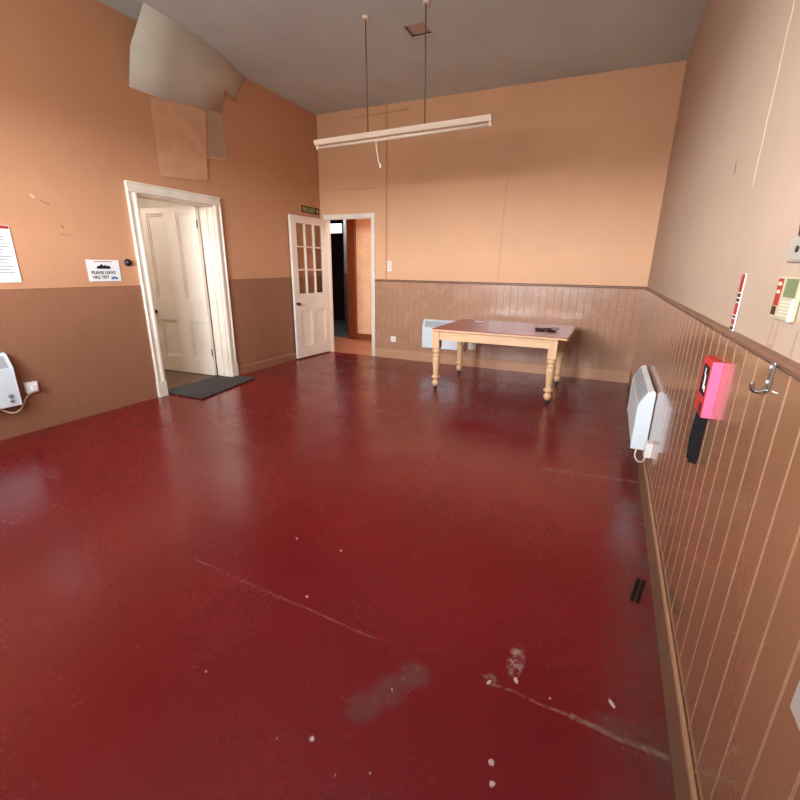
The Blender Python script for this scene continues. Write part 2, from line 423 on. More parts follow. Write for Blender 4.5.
skirting('baseboard_back', mB, [(BX1+.06, W)], M['skirt_back'], .9)
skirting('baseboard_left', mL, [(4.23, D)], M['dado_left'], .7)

# torn wallpaper high on the left wall: a patch of bare plaster, ceiling paper sagging down over it, loose edges
def patch(name, pts, mat, thick=.002):
    bm = bmesh.new(); bm.faces.new([bm.verts.new(mL(u, d, z)) for u, d, z in pts]); bmesh.ops.triangulate(bm, faces=bm.faces[:])
    o = obj(name, bm, mat, wl); s = o.modifiers.new('t', 'SOLIDIFY'); s.thickness = thick; return o
patch('bare_plaster', [(3.85, .004, 2.93), (4.16, .004, 3.06), (4.40, .004, 3.06), (4.385, .004, 2.96), (4.42, .004, 2.74), (4.427, .004, 2.525), (4.10, .004, 2.505), (4.06, .004, 2.78), (3.98, .004, 2.88)], M['plaster'])
bm = bmesh.new()      # sagging sheet: upper edge on the ceiling, lower edge on the wall
TOP = [(3.3, .34), (3.7, .32), (4.05, .26), (4.35, .18), (4.60, .09), (4.818, .004)]
BOT = [(3.3, 2.90), (3.72, 2.90), (4.06, 2.955), (4.40, 2.985), (4.47, 3.235), (4.60, 3.17)]
MID = [(3.3, .10, 3.20), (3.72, .09, 3.20), (4.06, .075, 3.22), (4.38, .06, 3.25), (4.53, .04, 3.33), (4.74, .008, 3.36)]
rows = [[bm.verts.new(mL(u, d, H-.002)) for u, d in TOP], [bm.verts.new(mL(u, d, z)) for u, d, z in MID], [bm.verts.new(mL(u, .008 if i < 4 else .02, z)) for i, (u, z) in enumerate(BOT)]]
for r_, q_ in zip(rows, rows[1:]):
    for k in range(5): bm.faces.new((r_[k], r_[k+1], q_[k+1], q_[k])).smooth = True
o = tag(obj('sagging_ceiling_paper', bm, M['ceiling_paper']), 'dull pale sheet of torn paper sagging from the ceiling over the left wall', 'wallpaper'); s_ = o.modifiers.new('t', 'SOLIDIFY'); s_.thickness = .002
patch('torn_edge', [(4.46, .014, 3.232), (4.53, .016, 3.215), (4.565, .016, 3.17), (4.64, .016, 3.15), (4.60, .018, 3.20), (4.53, .016, 3.25)], M['flap'])
patch('torn_edge', [(4.43, .006, 2.53), (4.10, .006, 2.51), (4.10, .015, 2.485), (4.27, .015, 2.492), (4.43, .016, 2.515)], M['flap_peach'])
patch('loose_wallpaper', [(3.5, .006, 2.88), (3.98, .012, 2.945), (4.165, .015, 2.94), (4.085, .015, 2.25), (3.86, .012, 2.225), (3.5, .006, 2.2)], M['flap_peach'])

# ------------------------------------------------------------------ doorway in the left wall
bm = bmesh.new()
AR = [(0, 0), (.030, 0), (.036, .012), (.036, .03), (.026, .045), (.026, .075), (.034, .082), (.034, .095), (0, .095)]   # (out, across)
prism(bm, [(d, LY0-a) for d, a in AR], .17, LZ, lambda h, d, u: mL(u, d, h))
prism(bm, [(d, LY1+a) for d, a in AR], .17, LZ, lambda h, d, u: mL(u, d, h))
prism(bm, [(d, LZ+a) for d, a in AR], LY0-.095, LY1+.095, lambda h, d, z: mL(h, d, z))
for u0, u1 in ((LY0-.103, LY0), (LY1, LY1+.103)): box(bm, (u0, 0, 0), (u1, .042, .17), mL)
tr = struct(obj('trim_1', bm, M['white_wood'], bevel=.003), 'white moulded architrave of the left doorway')
bm = bmesh.new()
box(bm, (LY0, -T, 0), (LY0+.012, 0, LZ), mL); box(bm, (LY1-.012, -T, 0), (LY1, 0, LZ), mL); box(bm, (LY0, -T, LZ-.012), (LY1, 0, LZ), mL)
box(bm, (LY1-.030, -T*.62, 0), (LY1-.012, -T*.38, LZ), mL); box(bm, (LY0+.012, -T*.62, 0), (LY0+.03, -T*.38, LZ), mL)
obj('door_lining', bm, M['white_wood'], tr)
bm = bmesh.new(); box(bm, (LY0, -T, -.02), (LY1, .012, .006), mL); obj('threshold', bm, M['lino'], tr)

def panel_door(f, w, h, th, panels, name_prefix=None, glazed=False):
    """leaf in local (s along the door, t through it, z); returns stile-and-rail mesh with sunk, moulded panels"""
    bm = bmesh.new()
    us = sorted({0, w}|{p[0] for p in panels}|{p[1] for p in panels}); zs = sorted({0, h}|{p[2] for p in panels}|{p[3] for p in panels})
    for a, b in zip(us, us[1:]):
        for c, d in zip(zs, zs[1:]):
            if not any(p[0] <= a+1e-6 and b <= p[1]+1e-6 and p[2] <= c+1e-6 and d <= p[3]+1e-6 for p in panels):
                box(bm, (a, 0, c), (b, th, d), f)
    bmesh.ops.remove_doubles(bm, verts=bm.verts[:], dist=1e-5)
    return bm
def sunk_panel(f, p, th):
    a, b, c, d = p; bm = bmesh.new(); m_ = .022
    box(bm, (a, th*.35, c), (b, th*.65, d), f)
    for t0, t1 in ((th*.65, th-.002), (.002, th*.35)):     # moulding round the panel, both faces
        for q in (((a, c), (a+m_, d)), ((b-m_, c), (b, d)), ((a+m_, c), (b-m_, c+m_)), ((a+m_, d-m_), (b-m_, d))):
            tt = (t0, t0+(t1-t0)*.55) if t0 > th*.5 else (t0+(t1-t0)*.45, t1)
            box(bm, (q[0][0], tt[0], q[0][1]), (q[1][0], tt[1], q[1][1]), f)
    return bm
# leaf stands open into the passage, s measured from the hinge
ang = math.radians(3.0)
hx, hy = -.200, 4.100
def fL(s, t, z):   # t = 0 is the back face (towards +y), t = th the face seen from the room
    dx, dy = -math.cos(ang), -math.sin(ang)
    return Vector((hx+s*dx - (-dy)*0, hy+s*dy-t, z+.012))
wL, hL, thL = .95, 1.985, .042
pans = [(.065, .31, .93, 1.92), (.505, .785, .93, 1.92), (.065, .31, .20, .67), (.505, .785, .20, .67)]
d1 = struct(obj('door_1', panel_door(fL, wL, hL, thL, pans), M['white_door'], bevel=.002), 'white four-panel door standing open into the passage')
for p in pans: obj('door_panel', sunk_panel(fL, p, thL), M['white_door'], d1)
bm = bmesh.new(); c = fL(.85, thL, .765)
lathe(bm, [(.024, 0), (.024, .006), (.010, .008), (.009, .03), (.022, .036), (.027, .05), (.022, .062), (.008, .066)], (0, 0, 0), 18, lambda x, y, z: c+Vector((x, -z, y)))
obj('door_knob', bm, M['dark_metal'], d1)
for z in (.25, 1.75):
    bm = bmesh.new(); c = fL(-.004, thL, z); tube(bm, [c, c+Vector((0, 0, .09))], .007, 8); obj('hinge', bm, M['brass'], d1)

# passage beyond it
struct(obj('floor_passage', B(((-2.3, 2.2, -.1), (-T, 4.6, 0)), ((-T, LY0, -.1), (0, LY1, -.0005))), M['lino']))
struct(obj('wall_passage', B(((-2.4, 2.2, 0), (-2.3, 4.6, 2.9)), ((-2.4, 4.6, 0), (-T, 4.7, 2.9)), ((-2.4, 2.1, 0), (-T, 2.2, 2.9)), ((-2.4, 2.1, 2.9), (-T, 4.7, 3.0))), M['passage_wall']))

# ------------------------------------------------------------------ doorway in the back wall
bm = bmesh.new(); aw, at = .06, .022
box(bm, (BX0-aw, 0, 0), (BX0, at, BZ+aw), mB); box(bm, (BX1, 0, 0), (BX1+aw, at, BZ+aw), mB); box(bm, (BX0, 0, BZ), (BX1, at, BZ+aw), mB)
tr2 = struct(obj('trim_2', bm, M['white_wood'], bevel=.003), 'white frame of the doorway in the end wall')
bm = bmesh.new(); box(bm, (BX0, -TB, 0), (BX0+.01, 0, BZ), mB); box(bm, (BX1-.01, -TB, 0), (BX1, 0, BZ), mB); box(bm, (BX0, -TB, BZ-.01), (BX1, 0, BZ), mB)
obj('door_lining', bm, M['white_wood'], tr2)
# glazed door, swung back against the left wall
ga = math.radians(94.3); gx, gy = .128, D-.03
def fG(s, t, z):   # s from hinge towards the camera, t = th is the face towards the room
    ux, uy = math.cos(-ga), math.sin(-ga)
    return Vector((gx+s*ux+(t-.038)*(-uy)*1.0, gy+s*uy+(t-.038)*ux, z+.018))
wG, hG, thG = .80, 2.03, .038
gp = []
cs = [(.10, .265), (.29, .455), (.48, .645)]; rs = [(.955, 1.285), (1.305, 1.605), (1.625, 1.93)]
openings = [(a, b, c, d) for a, b in cs for c, d in rs]
low = [(.11, .345), (.435, .68)]
lows = [(a, b, .17, .70) for a, b in low]
cs = [(.115, .295), (.313, .493), (.511, .69)]
openings = [(a, b, c, d) for a, b in cs for c, d in rs]
d2 = struct(obj('door_2', panel_door(fG, wG, hG, thG, openings+lows), M['white_door'], bevel=.002), 'white half-glazed door swung back against the left wall')
for p in lows: obj('door_panel', sunk_panel(fG, p, thG), M['white_door'], d2)
for a, b, c, d in openings:
    bm = bmesh.new(); quad(bm, [fG(a, thG*.5, c), fG(b, thG*.5, c), fG(b, thG*.5, d), fG(a, thG*.5, d)]); obj('glass_pane', bm, M['glass'], d2)
bm = bmesh.new(); c = fG(.75, thG, .81); nrm = (fG(.75, thG+1, .81)-c)
X_, Y_ = frame_of(nrm)
lathe(bm, [(.022, 0), (.022, .005), (.009, .007), (.008, .026), (.020, .032), (.024, .044), (.018, .055), (.006, .058)], (0, 0, 0), 16, lambda x, y, z: c+X_*x+Y_*y+nrm*z)
obj('door_knob', bm, M['brass'], d2)

# corridor and the dim room beyond
C1 = 7.62
FX0, FX1 = -1.25, -.33          # far doorway, cased in brown wood
struct(obj('floor_corridor', B(((-1.6, D+TB, -.1), (2.4, C1, 0)), ((BX0, D, -.1), (BX1, D+TB, -.0005)), ((FX0, C1, -.1), (FX1, C1+.12, -.0005))), M['corr_floor']))
wc = struct(obj('wall_corridor', B(((-1.7, D, 0), (-T, D+TB, 2.9)), ((FX1, C1, 0), (2.4, C1+.12, 2.9)), ((-1.6, C1, 0), (FX0, C1+.12, 2.9)), ((FX0, C1, 2.22), (FX1, C1+.12, 2.9)), ((-1.7, D+TB, 0), (-1.6, C1+.12, 2.9)), ((2.4, D+TB, 0), (2.5, C1+.12, 2.9)), ((-1.7, D+TB, 2.9), (2.5, C1+.12, 3.0))), M['corr_wall']))
obj('baseboard', B(((FX1+.16, C1-.02, 0), (2.4, C1, .12))), M['brown_wood'], wc)
bm = bmesh.new()
box(bm, (FX1-.02, C1-.05, 0), (FX1+.16, C1+.12, 2.32)); box(bm, (FX0-.10, C1-.03, 0), (FX0+.02, C1+.12, 2.32)); box(bm, (FX0, C1-.03, 2.22), (FX1, C1+.12, 2.32))
struct(obj('trim_3', bm, M['brown_wood'], bevel=.004), 'brown varnished wood door frame beyond the doorway')
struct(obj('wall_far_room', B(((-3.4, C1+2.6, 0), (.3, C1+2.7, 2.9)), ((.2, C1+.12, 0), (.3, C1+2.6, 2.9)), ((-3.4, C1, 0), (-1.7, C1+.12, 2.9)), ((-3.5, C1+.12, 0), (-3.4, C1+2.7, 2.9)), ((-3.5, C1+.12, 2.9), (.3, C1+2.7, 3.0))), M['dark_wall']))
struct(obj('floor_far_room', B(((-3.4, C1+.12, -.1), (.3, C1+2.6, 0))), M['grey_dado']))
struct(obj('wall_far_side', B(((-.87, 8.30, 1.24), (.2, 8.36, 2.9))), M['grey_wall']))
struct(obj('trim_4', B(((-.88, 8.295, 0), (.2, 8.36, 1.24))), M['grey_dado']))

# ------------------------------------------------------------------ panel heaters
HP = [(.0165, 0), (.105, 0), (.108, .012), (.108, .300), (.060, .400), (.030, .415), (.0165, .400)]
def heater(f, u0, u1, z0, label, knobs_at, loc, hgt=1.0):
    """body prism, grille on the sloping top, end caps, knobs"""
    t = thing('panel_heater', label, 'heater', loc, 'white wall-mounted panel heaters')
    pr = [(d, z0+z*hgt) for d, z in HP]
    bm = bmesh.new(); prism(bm, pr, u0+.012, u1-.012, f); obj('heater_body', bm, M['white_plain'], t, bevel=.003)
    for a, b in ((u0, u0+.012), (u1-.012, u1)):
        bm = bmesh.new(); prism(bm, [(d+(.002 if d > .05 else 0), z+(.002 if z > z0+.2 else -.002)) for d, z in pr], a, b, f); obj('end_cap', bm, M['white_plain'], t, bevel=.002)
    bm = bmesh.new(); a0, a1 = Vector((.108, .300*hgt)), Vector((.060, .400*hgt)); nn = Vector((.100, .048)).normalized()
    p0, p1 = a0.lerp(a1, .08), a0.lerp(a1, .92)
    for (q0, q1, h0, h1, e0, e1) in [(p0, p1, u0+.03, u1-.03, .0005, .0015)]:
        v = [(q0.x+nn.x*e1, z0+q0.y+nn.y*e1), (q1.x+nn.x*e1, z0+q1.y+nn.y*e1), (q1.x, z0+q1.y), (q0.x, z0+q0.y)]
        prism(bm, v, h0, h1, f)
    n = 7
    for i in range(n):                      # louvre bars along the grille
        c = p0.lerp(p1, (i+.5)/n); e = (p1-p0)/n*.32
        v = [(c.x-e.x+nn.x*.001, z0+c.y-e.y+nn.y*.001), (c.x+e.x+nn.x*.001, z0+c.y+e.y+nn.y*.001), (c.x+e.x+nn.x*.006, z0+c.y+e.y+nn.y*.006), (c.x-e.x+nn.x*.006, z0+c.y-e.y+nn.y*.006)]
        prism(bm, v, u0+.03, u1-.03, f, 1)
    obj('grille', bm, [M['grille'], M['grille_bar']], t)
    for u, z, r in knobs_at:
        bm = bmesh.new(); lathe(bm, [(r, .108), (r, .116), (r*.8, .119)], (0, 0, 0), 16, lambda x, y, h: f(u+x, h, z0+z+y)); obj('control_knob', bm, M['grille'], t)
    for u in (u0+.12, u1-.12):
        obj('wall_bracket', B(((u-.02, .0155, z0+.05), (u+.02, .022, z0+.36)), f=f), M['dark'], t)
    return t
M['grille_bar'] = plain('pale_grille_bar', (196, 200, 202), .5, .5, var=.03)
hr = heater(mR, 3.27, 4.20, .205, 'white panel heater with sloping grille on the right boarded wall', [], (W, 3.7, .2))
heater(mB, 1.80, 2.45, .232, 'white panel heater on the end wall behind the table', [], (2.1, D, .23))
hl = heater(mL, 1.18, 1.862, .272, 'white panel heater on the left wall, cut off by the picture edge', [(1.80, .085, .017), (1.80, .045, .014)], (0, 1.5, .27))

def socket(f, u0, u1, z0, z1, d, label, holes=True, name='wall_socket', plug=None):
    t = thing(name, label, 'socket', f((u0+u1)/2, 0, z0))
    obj('back_box', B(((u0, 0, z0), (u1, d*.75, z1)), f=f), M['white_plastic'], t, bevel=.003)
    obj('face_plate', B(((u0-.003, d*.75, z0-.003), (u1+.003, d, z1+.003)), f=f), M['white_plastic'], t, bevel=.003)
    uc, zc, w, h = (u0+u1)/2, (z0+z1)/2, u1-u0, z1-z0
    if holes:
        for s in (-.2, .2): obj('pin_hole', B(((uc+s*w-.006, d, zc-.008), (uc+s*w+.006, d+.0015, zc+.008)), f=f), M['dark'], t)
    if plug: obj('plug', B(((uc+plug-.024, d, zc-.028), (uc+plug+.024, d+.03, zc+.022)), f=f), M['white_plastic'], t, bevel=.006)
    return t
socket(mL, 1.945, 2.025, .335, .42, .045, 'white surface socket on left wall beside the cut-off heater', plug=.001)
socket(mB, 1.243, 1.327, .262, .346, .03, 'small white socket low on end wall beside the doorway', holes=False)
socket(mB, 2.50, 2.60, .255, .34, .03, 'white double socket on end wall behind the table')
socket(mR, 2.99, 3.06, .258, .352, .048, 'white surface socket beside the heater on the right wall', holes=False)
tag(obj('wall_plate', B(((.66, .012, .708), (.800, .024, .79)), f=mR), M['grey'], bevel=.004), 'grey plate on the right boarding, only its corner in the picture', 'plate')

def cable(pts, r, par, mat='white_plastic'):
    bm = bmesh.new(); tube(bm, bez(pts), r, 8); return obj('power_cable', bm, M[mat], par)
cable([mR(3.285, .07, .2), mR(3.25, .075, .165), mR(3.18, .06, .155), mR(3.08, .04, .195), mR(3.025, .035, .257)], .005, hr)
cable([mL(1.72, .06, .268), mL(1.80, .08, .215), mL(1.87, .06, .235), mL(1.93, .03, .30), mL(1.975, .03, .333)], .005, hl, 'cream_plastic')

# ------------------------------------------------------------------ light switch, conduit
t = thing('light_switch', 'white double light switch on end wall beside the doorway', 'light switch', mB(1.205, 0, 1.31))
for z in (1.312, 1.386):
    g_ = obj('switch_plate', B(((1.17, 0, z), (1.24, .014, z+.068)), f=mB), M['white_plastic'], t, bevel=.003)
    obj('rocker', B(((1.192, .014, z+.02), (1.218, .019, z+.05)), f=mB), M['cream_plastic'], g_, bevel=.002)
tag(obj('cable_conduit', B(((1.138, 0, 1.19), (1.152, .010, H-.002)), f=mB), plain('painted_conduit', (206, 152, 112), .6, .3), bevel=.002), 'thin peach-painted conduit running up the end wall from the switch', 'conduit')
bm = bmesh.new(); lathe(bm, [(.034, 0), (.034, .008), (.030, .012), (.028, .024), (.020, .034), (.006, .037)], (0, 0, 0), 20, lambda x, y, h: mL(3.012+x, h, 1.37+y))
tag(obj('bell_push', bm, M['dark']), 'dark round knob-like bell push beside left door frame', 'bell push')

# ------------------------------------------------------------------ hanging fluorescent batten
FY, FZ = 4.225, 2.50
FA, FB = 1.385, 3.165
t = thing('fluorescent_light', 'long cream fluorescent batten hanging from the ceiling on two rods', 'light', (2.25, FY, FZ))
bm = bmesh.new(); prism(bm, [(-.030, .012), (-.048, .050), (-.046, .056), (.046, .056), (.048, .050), (.030, .012)], FA, FB, lambda h, a, b: Vector((h, FY+a, FZ+b)))
obj('housing', bm, M['fitting'], t, bevel=.003)
for x in (FA, FB):
    s = 1 if x == FA else -1
    obj('lamp_holder', B(((x+s*.004, FY-.014, FZ-.024), (x+s*.028, FY+.014, FZ+.014))), M['fitting'], t, bevel=.004)
bm = bmesh.new(); tube(bm, [(FA+.028, FY, FZ-.008), (FB-.028, FY, FZ-.008)], .0135, 16); obj('tube', bm, M['tube'], t)
for x in (1.977, 2.553):
    bm = bmesh.new(); tube(bm, [(x, FY, FZ+.06), (x, FY, H-.01)], .006, 8)
    r_ = obj('hanging_rod', bm, plain('rod_paint', (120, 92, 76), .5, .5), t)
    bm = bmesh.new(); lathe(bm, [(.030, H-.03), (.026, H-.012), (.034, H)], (x, FY, 0), 16); obj('ceiling_cup', bm, M['fitting'], r_)
bm = bmesh.new(); tube(bm, bez([(2.06, FY, FZ), (2.065, FY, FZ-.07), (2.08, FY-.01, FZ-.13), (2.085, FY, FZ-.19), (2.1, FY, FZ-.215)]), .008, 8)
tube(bm, [(2.1, FY, FZ-.21), (2.102, FY, FZ-.25)], [.010, .014], 8)
obj('pull_cord', bm, M['cream_plastic'], t)
t.rotation_euler = (0, -.0195, 0); t.location.z += .012

# ------------------------------------------------------------------ notices
def sheet(name, f, u0, u1, z0, z1, label, cat, mat='card', th=.003, d0=.004):
    t = thing(name, label, cat, f((u0+u1)/2, d0, z0))
    obj('sheet', B(((u0, d0, z0), (u1, d0+th, z1)), f=f), M[mat], t); return t
E = .0085
t = sheet('printed_notice', mL, 1.80, 2.105, 1.207, 1.625, 'white printed notice with red header on left wall at picture edge', 'notice')
obj('header_strip', B(((1.80, .007, 1.600), (2.100, E, 1.622)), f=mL), M['red_print'], t)
bm = bmesh.new(); rnd = random.Random(3)
for i in range(13):
    z = 1.565-i*.024
    box(bm, (1.825, .007, z), (2.03+rnd.random()*.05, E, z+.006), mL)
obj('text_lines', bm, M['grey_print'], t)
t = sheet('tidy_sign', mL, 2.622, 2.918, 1.203, 1.390, 'white laminated sign asking to leave the hall tidy, left of panelled door', 'sign')
obj('lettering', text_bm('PLEASE LEAVE', .036, mL, 2.655, 1.268, E, .215), M['black_print'], t)
obj('lettering', text_bm('HALL TIDY', .036, mL, 2.66, 1.228, E, .145), M['black_print'], t)
bm = bmesh.new(); box(bm, (2.69, .007, 1.372), (2.85, E, 1.378), mL); obj('red_rule', bm, M['red_print'], t)
bm = bmesh.new()
for u, w, h in ((2.725, .035, .028), (2.752, .04, .042), (2.785, .03, .036), (2.812, .04, .03)):
    prism(bm, [(u-w/2, 1.312), (u+w/2, 1.312), (u+w/2, 1.312+h*.6), (u, 1.312+h), (u-w/2, 1.312+h*.6)], .007, E, lambda h_, a, b: mL(a, h_, b))
obj('hall_drawing', bm, M['black_print'], t)
bm = bmesh.new()
for k, (u, z) in enumerate(((2.835, 1.228), (2.855, 1.234), (2.876, 1.228))): box(bm, (u-.011, .007, z-.008), (u+.009, E, z+.010), mL)
obj('small_logo', bm, M['blue_print'], t)
t = sheet('fire_exit_sign', mL, 5.775, 6.205, 2.115, 2.205, 'dark green fire exit sign on the left wall above the glazed door', 'sign', 'olive', .006)
obj('lettering', text_bm('FIRE', .075, mL, 5.795, 2.133, .011, .14), M['yellow_green'], t)
obj('lettering', text_bm('EXIT', .075, mL, 5.960, 2.133, .011, .14), M['yellow_green'], t)
bm = bmesh.new(); prism(bm, [(6.125, 2.15), (6.155, 2.15), (6.155, 2.13), (6.19, 2.16), (6.155, 2.19), (6.155, 2.17), (6.125, 2.17)], .010, .0112, lambda h, a, b: mL(a, h, b))
obj('arrow', bm, M['yellow_green'], t)
# right wall
t = sheet('red_label_strip', mR, 1.788, 1.831, 1.186, 1.361, 'narrow upright card of red blocks on right wall above the fire blanket', 'notice', 'card', .003, .002)
for a, b in ((1.305, 1.360), (1.236, 1.272), (1.203, 1.222)): obj('red_block', B(((1.790, .005, a), (1.829, .0056, b)), f=mR), M['red_print'], t)
for a, b in ((1.290, 1.302), (1.276, 1.286), (1.226, 1.233), (1.188, 1.200)): obj('dark_block', B(((1.790, .005, a), (1.829, .0056, b)), f=mR), M['brown_print'], t)
t = sheet('safety_card', mR, 1.302, 1.448, 1.262, 1.356, 'cream card with red, green and dark blocks on right wall under the grey box', 'notice', 'cream_card', .008, .002)
obj('red_block', B(((1.405, .010, 1.290), (1.442, .0108, 1.352)), f=mR), M['red_print'], t)
obj('green_block', B(((1.310, .010, 1.312), (1.385, .0108, 1.352)), f=mR), M['green_print'], t)
obj('dark_block', B(((1.412, .010, 1.268), (1.444, .0108, 1.288)), f=mR), M['brown_print'], t)
bm = bmesh.new()
for i in range(5): box(bm, (1.318, .010, 1.300-i*.0075), (1.392, .0106, 1.303-i*.0075), mR)
for z in (1.318, 1.336): box(bm, (1.412, .0108, z), (1.436, .0112, z+.008), mR)
obj('text_lines', bm, M['cream_plastic'], t)
obj('white_edge', B(((1.302, .010, 1.262), (1.309, .014, 1.31)), f=mR), M['card'], t)
# grey box with chrome lever
t = thing('grey_wall_box', 'grey box with chrome and red lever high on right wall at picture edge', 'box', mR(1.18, 0, 1.38))
obj('housing', B(((1.10, 0, 1.383), (1.250, .060, 1.432)), f=mR), M['grey'], t, bevel=.006)
bm = bmesh.new(); tube(bm, [mR(1.240, .045, 1.430), mR(1.238, .045, 1.440), mR(1.226, .05, 1.462)], [.006, .008, .008], 12); lv = obj('lever', bm, M['chrome'], t)
bm = bmesh.new(); tube(bm, [mR(1.226, .05, 1.462), mR(1.222, .052, 1.467)], [.009, .008], 12); obj('red_tip', bm, M['red'], lv)
bm = bmesh.new(); lathe(bm, [(.006, .055), (.006, .058)], (0, 0, 0), 12, lambda x, y, h: mR(1.19+x, h+.005, 1.408+y)); obj('keyhole', bm, M['dark'], t)

# ------------------------------------------------------------------ fire blanket
t = thing('fire_blanket', 'red fire blanket box with black pull straps on the right wall', 'fire blanket', mR(1.81, 0, .9))
BD0, BD1 = .012, .043
obj('case', B(((1.757, BD0, .898), (1.895, BD1, 1.088)), f=mR), M['red'], t, bevel=.003)
obj('lit_end_face', B(((1.7545, BD0, .898), (1.7585, BD1-.001, 1.087)), f=mR), M['pink'], t, bevel=.001)  # end of the red case, its window light painted on as pink
obj('picture_label', B(((1.775, BD1, .965), (1.868, BD1+.0008, 1.065)), f=mR), M['black_print'], t)
bm = bmesh.new()
for u, w, z0, z1 in ((1.812, .026, .985, 1.035), (1.826, .016, 1.03, 1.055), (1.79, .014, .98, 1.0)):
    prism(bm, [(u-w/2, z0), (u+w/2, z0), (u+w*.3, z1), (u-w*.3, z1)], BD1+.0006, BD1+.0014, lambda h, a, b: mR(a, h, b))
obj('pale_figure', bm, M['card'], t)
obj('small_label', B(((1.775, BD1, .905), (1.82, BD1+.0008, .94)), f=mR), M['brown_print'], t)
for u in (1.795, 1.850):
    bm = bmesh.new(); lean = .010 if u < 1.85 else -.004
    prism(bm, [(.013, .90), (.040, .90), (.044, .80), (.041, .715), (.014, .712), (.016, .80)], u, u+.004, lambda h, d, z: mR(h+lean*(.9-z)/.19, d, z))
    obj('pull_strap', bm, M['black_cloth'], t)

# ------------------------------------------------------------------ coat hook
t = thing('coat_hook', 'chrome hook bracket on the right boarding just under the dado cap', 'hook', mR(1.36, 0, 1.09))
obj('back_plate', B(((1.296, .012, 1.104), (1.322, .017, 1.172)), f=mR), M['chrome'], t, bevel=.002)
bm = bmesh.new()
quadp = [mR(1.31, .016, 1.106), mR(1.31, .028, 1.100), mR(1.31, .040, 1.103), mR(1.31, .044, 1.114), mR(1.31, .044, 1.120)]
tube(bm, bez(quadp, 6), .005, 8); obj('hook_arm', bm, M['chrome'], t)
for z in (1.125, 1.16):
    bm = bmesh.new(); lathe(bm, [(.0045, .017), (.004, .0195)], (0, 0, 0), 10, lambda x, y, h: mR(1.309+x, h, z+y)); obj('screw', bm, M['grille_bar'], t)

# ------------------------------------------------------------------ table
TX0, TX1, TY0, TY1, TZ = 2.500, 3.945, 4.70, 5.86, .722
t = thing('pine_table', 'pine table with turned legs and glossy red-brown top near end wall', 'table', ((TX0+TX1)/2, (TY0+TY1)/2, 0))
obj('table_top', B(((TX0, TY0, TZ-.024), (TX1, TY1, TZ))), [M['mahogany']], t, bevel=.008, seg=3)
bm = bmesh.new()
e_ = .006
box(bm, (TX0+e_, TY0-.003, TZ-.024), (TX1-e_, TY0+.004, TZ-.007)); box(bm, (TX0-.003, TY0+e_, TZ-.024), (TX0+.004, TY1-e_, TZ-.007)); box(bm, (TX1-.004, TY0+e_, TZ-.024), (TX1+.003, TY1-e_, TZ-.007))
obj('pale_edge', bm, M['pine_rail'], t, bevel=.002)
LI = .095
lx, ly = (2.535, 3.805), (TY0+LI, TY1-.155)
az0, az1 = TZ-.024-.105, TZ-.024
bm = bmesh.new(); box(bm, (lx[0]+.04, ly[0]-.032, az0), (lx[1]-.04, ly[0]-.010, az1)); obj('apron', bm, M['pine_rail'], t)
bm = bmesh.new(); box(bm, (lx[0]+.04, ly[1]+.010, az0), (lx[1]-.04, ly[1]+.032, az1)); obj('apron', bm, M['pine_rail'], t)
for x in lx:
    s = -1 if x == lx[0] else 1
    bm = bmesh.new(); box(bm, (x+s*.021-.011, ly[0]+.04, az0), (x+s*.021+.011, ly[1]-.04, az1)); obj('apron', bm, M['pine_rail'], t)
LEG = [(.020, .045), (.024, .055), (.034, .068), (.038, .085), (.034, .104), (.024, .116), (.022, .126), (.032, .134), (.044, .146), (.046, .158), (.040, .172), (.028, .180), (.027, .19),
       (.030, .22), (.036, .30), (.041, .36), (.042, .375), (.036, .386), (.030, .392), (.040, .400), (.043, .408), (.036, .418), (.028, .428), (.030, .440), (.044, .454), (.045, .466), (.038, .478), (.036, .492)]
for x in lx:
    for y in ly:
        bm = bmesh.new(); lathe(bm, [(r*1.12, z) for r, z in LEG], (x, y, 0), 24); box(bm, (x-.043, y-.043, .492), (x+.043, y+.043, az1))
        lg = obj('leg', bm, M['pine'], t)
        bm = bmesh.new(); lathe(bm, [(.018, -.009), (.021, -.005), (.021, .005), (.018, .009)], (x, y+.004, .021), 18, axis='y')
        box(bm, (x-.006, y-.012, .030), (x+.006, y+.012, .048)); obj('castor', bm, M['dark_metal'], lg)
# small things on the table
zt = TZ
t = thing('dark_glasses', 'dark tangled pair of glasses lying on the table top', 'glasses', (3.70, 5.20, zt))
def ring(bm, c, rx, ry, r, n=20):
    pts = [Vector((c[0]+rx*math.cos(2*math.pi*k/n), c[1]+ry*math.sin(2*math.pi*k/n), c[2])) for k in range(n+1)]
    tube(bm, pts, r, 8, cap=False)
for cx_ in (3.66, 3.775):
    bm = bmesh.new(); ring(bm, (cx_, 5.20, zt+.008), .048, .050, .005); fr = obj('lens_rim', bm, M['dark_metal'], t)
    bm = bmesh.new(); lathe(bm, [(.044, zt+.006), (.044, zt+.0065)], (cx_, 5.20, 0), 20); obj('lens', bm, M['tinted'], fr)
bm = bmesh.new(); tube(bm, bez([(3.705, 5.20, zt+.014), (3.718, 5.21, zt+.022), (3.73, 5.20, zt+.014)], 6), .006, 8); obj('bridge', bm, M['dark_metal'], t)
for pts in ([(3.612, 5.20, zt+.012), (3.60, 5.26, zt+.016), (3.68, 5.30, zt+.016), (3.77, 5.29, zt+.01)], [(3.825, 5.20, zt+.014), (3.84, 5.25, zt+.03), (3.78, 5.27, zt+.03), (3.70, 5.26, zt+.022)]):
    bm = bmesh.new(); tube(bm, bez(pts, 8), .006, 8); obj('temple_arm', bm, M['dark_metal'], t)
t.location.x -= .045; t.location.y -= .05
bm = bmesh.new(); prism(bm, [(2.73, 5.62), (2.85, 5.61), (2.852, 5.68), (2.735, 5.69)], zt+.0005, zt+.006, lambda h, a, b: Vector((a, b, h)))
tag(obj('white_card', bm, M['card'], bevel=.001), 'small white card lying at back of the table', 'card')

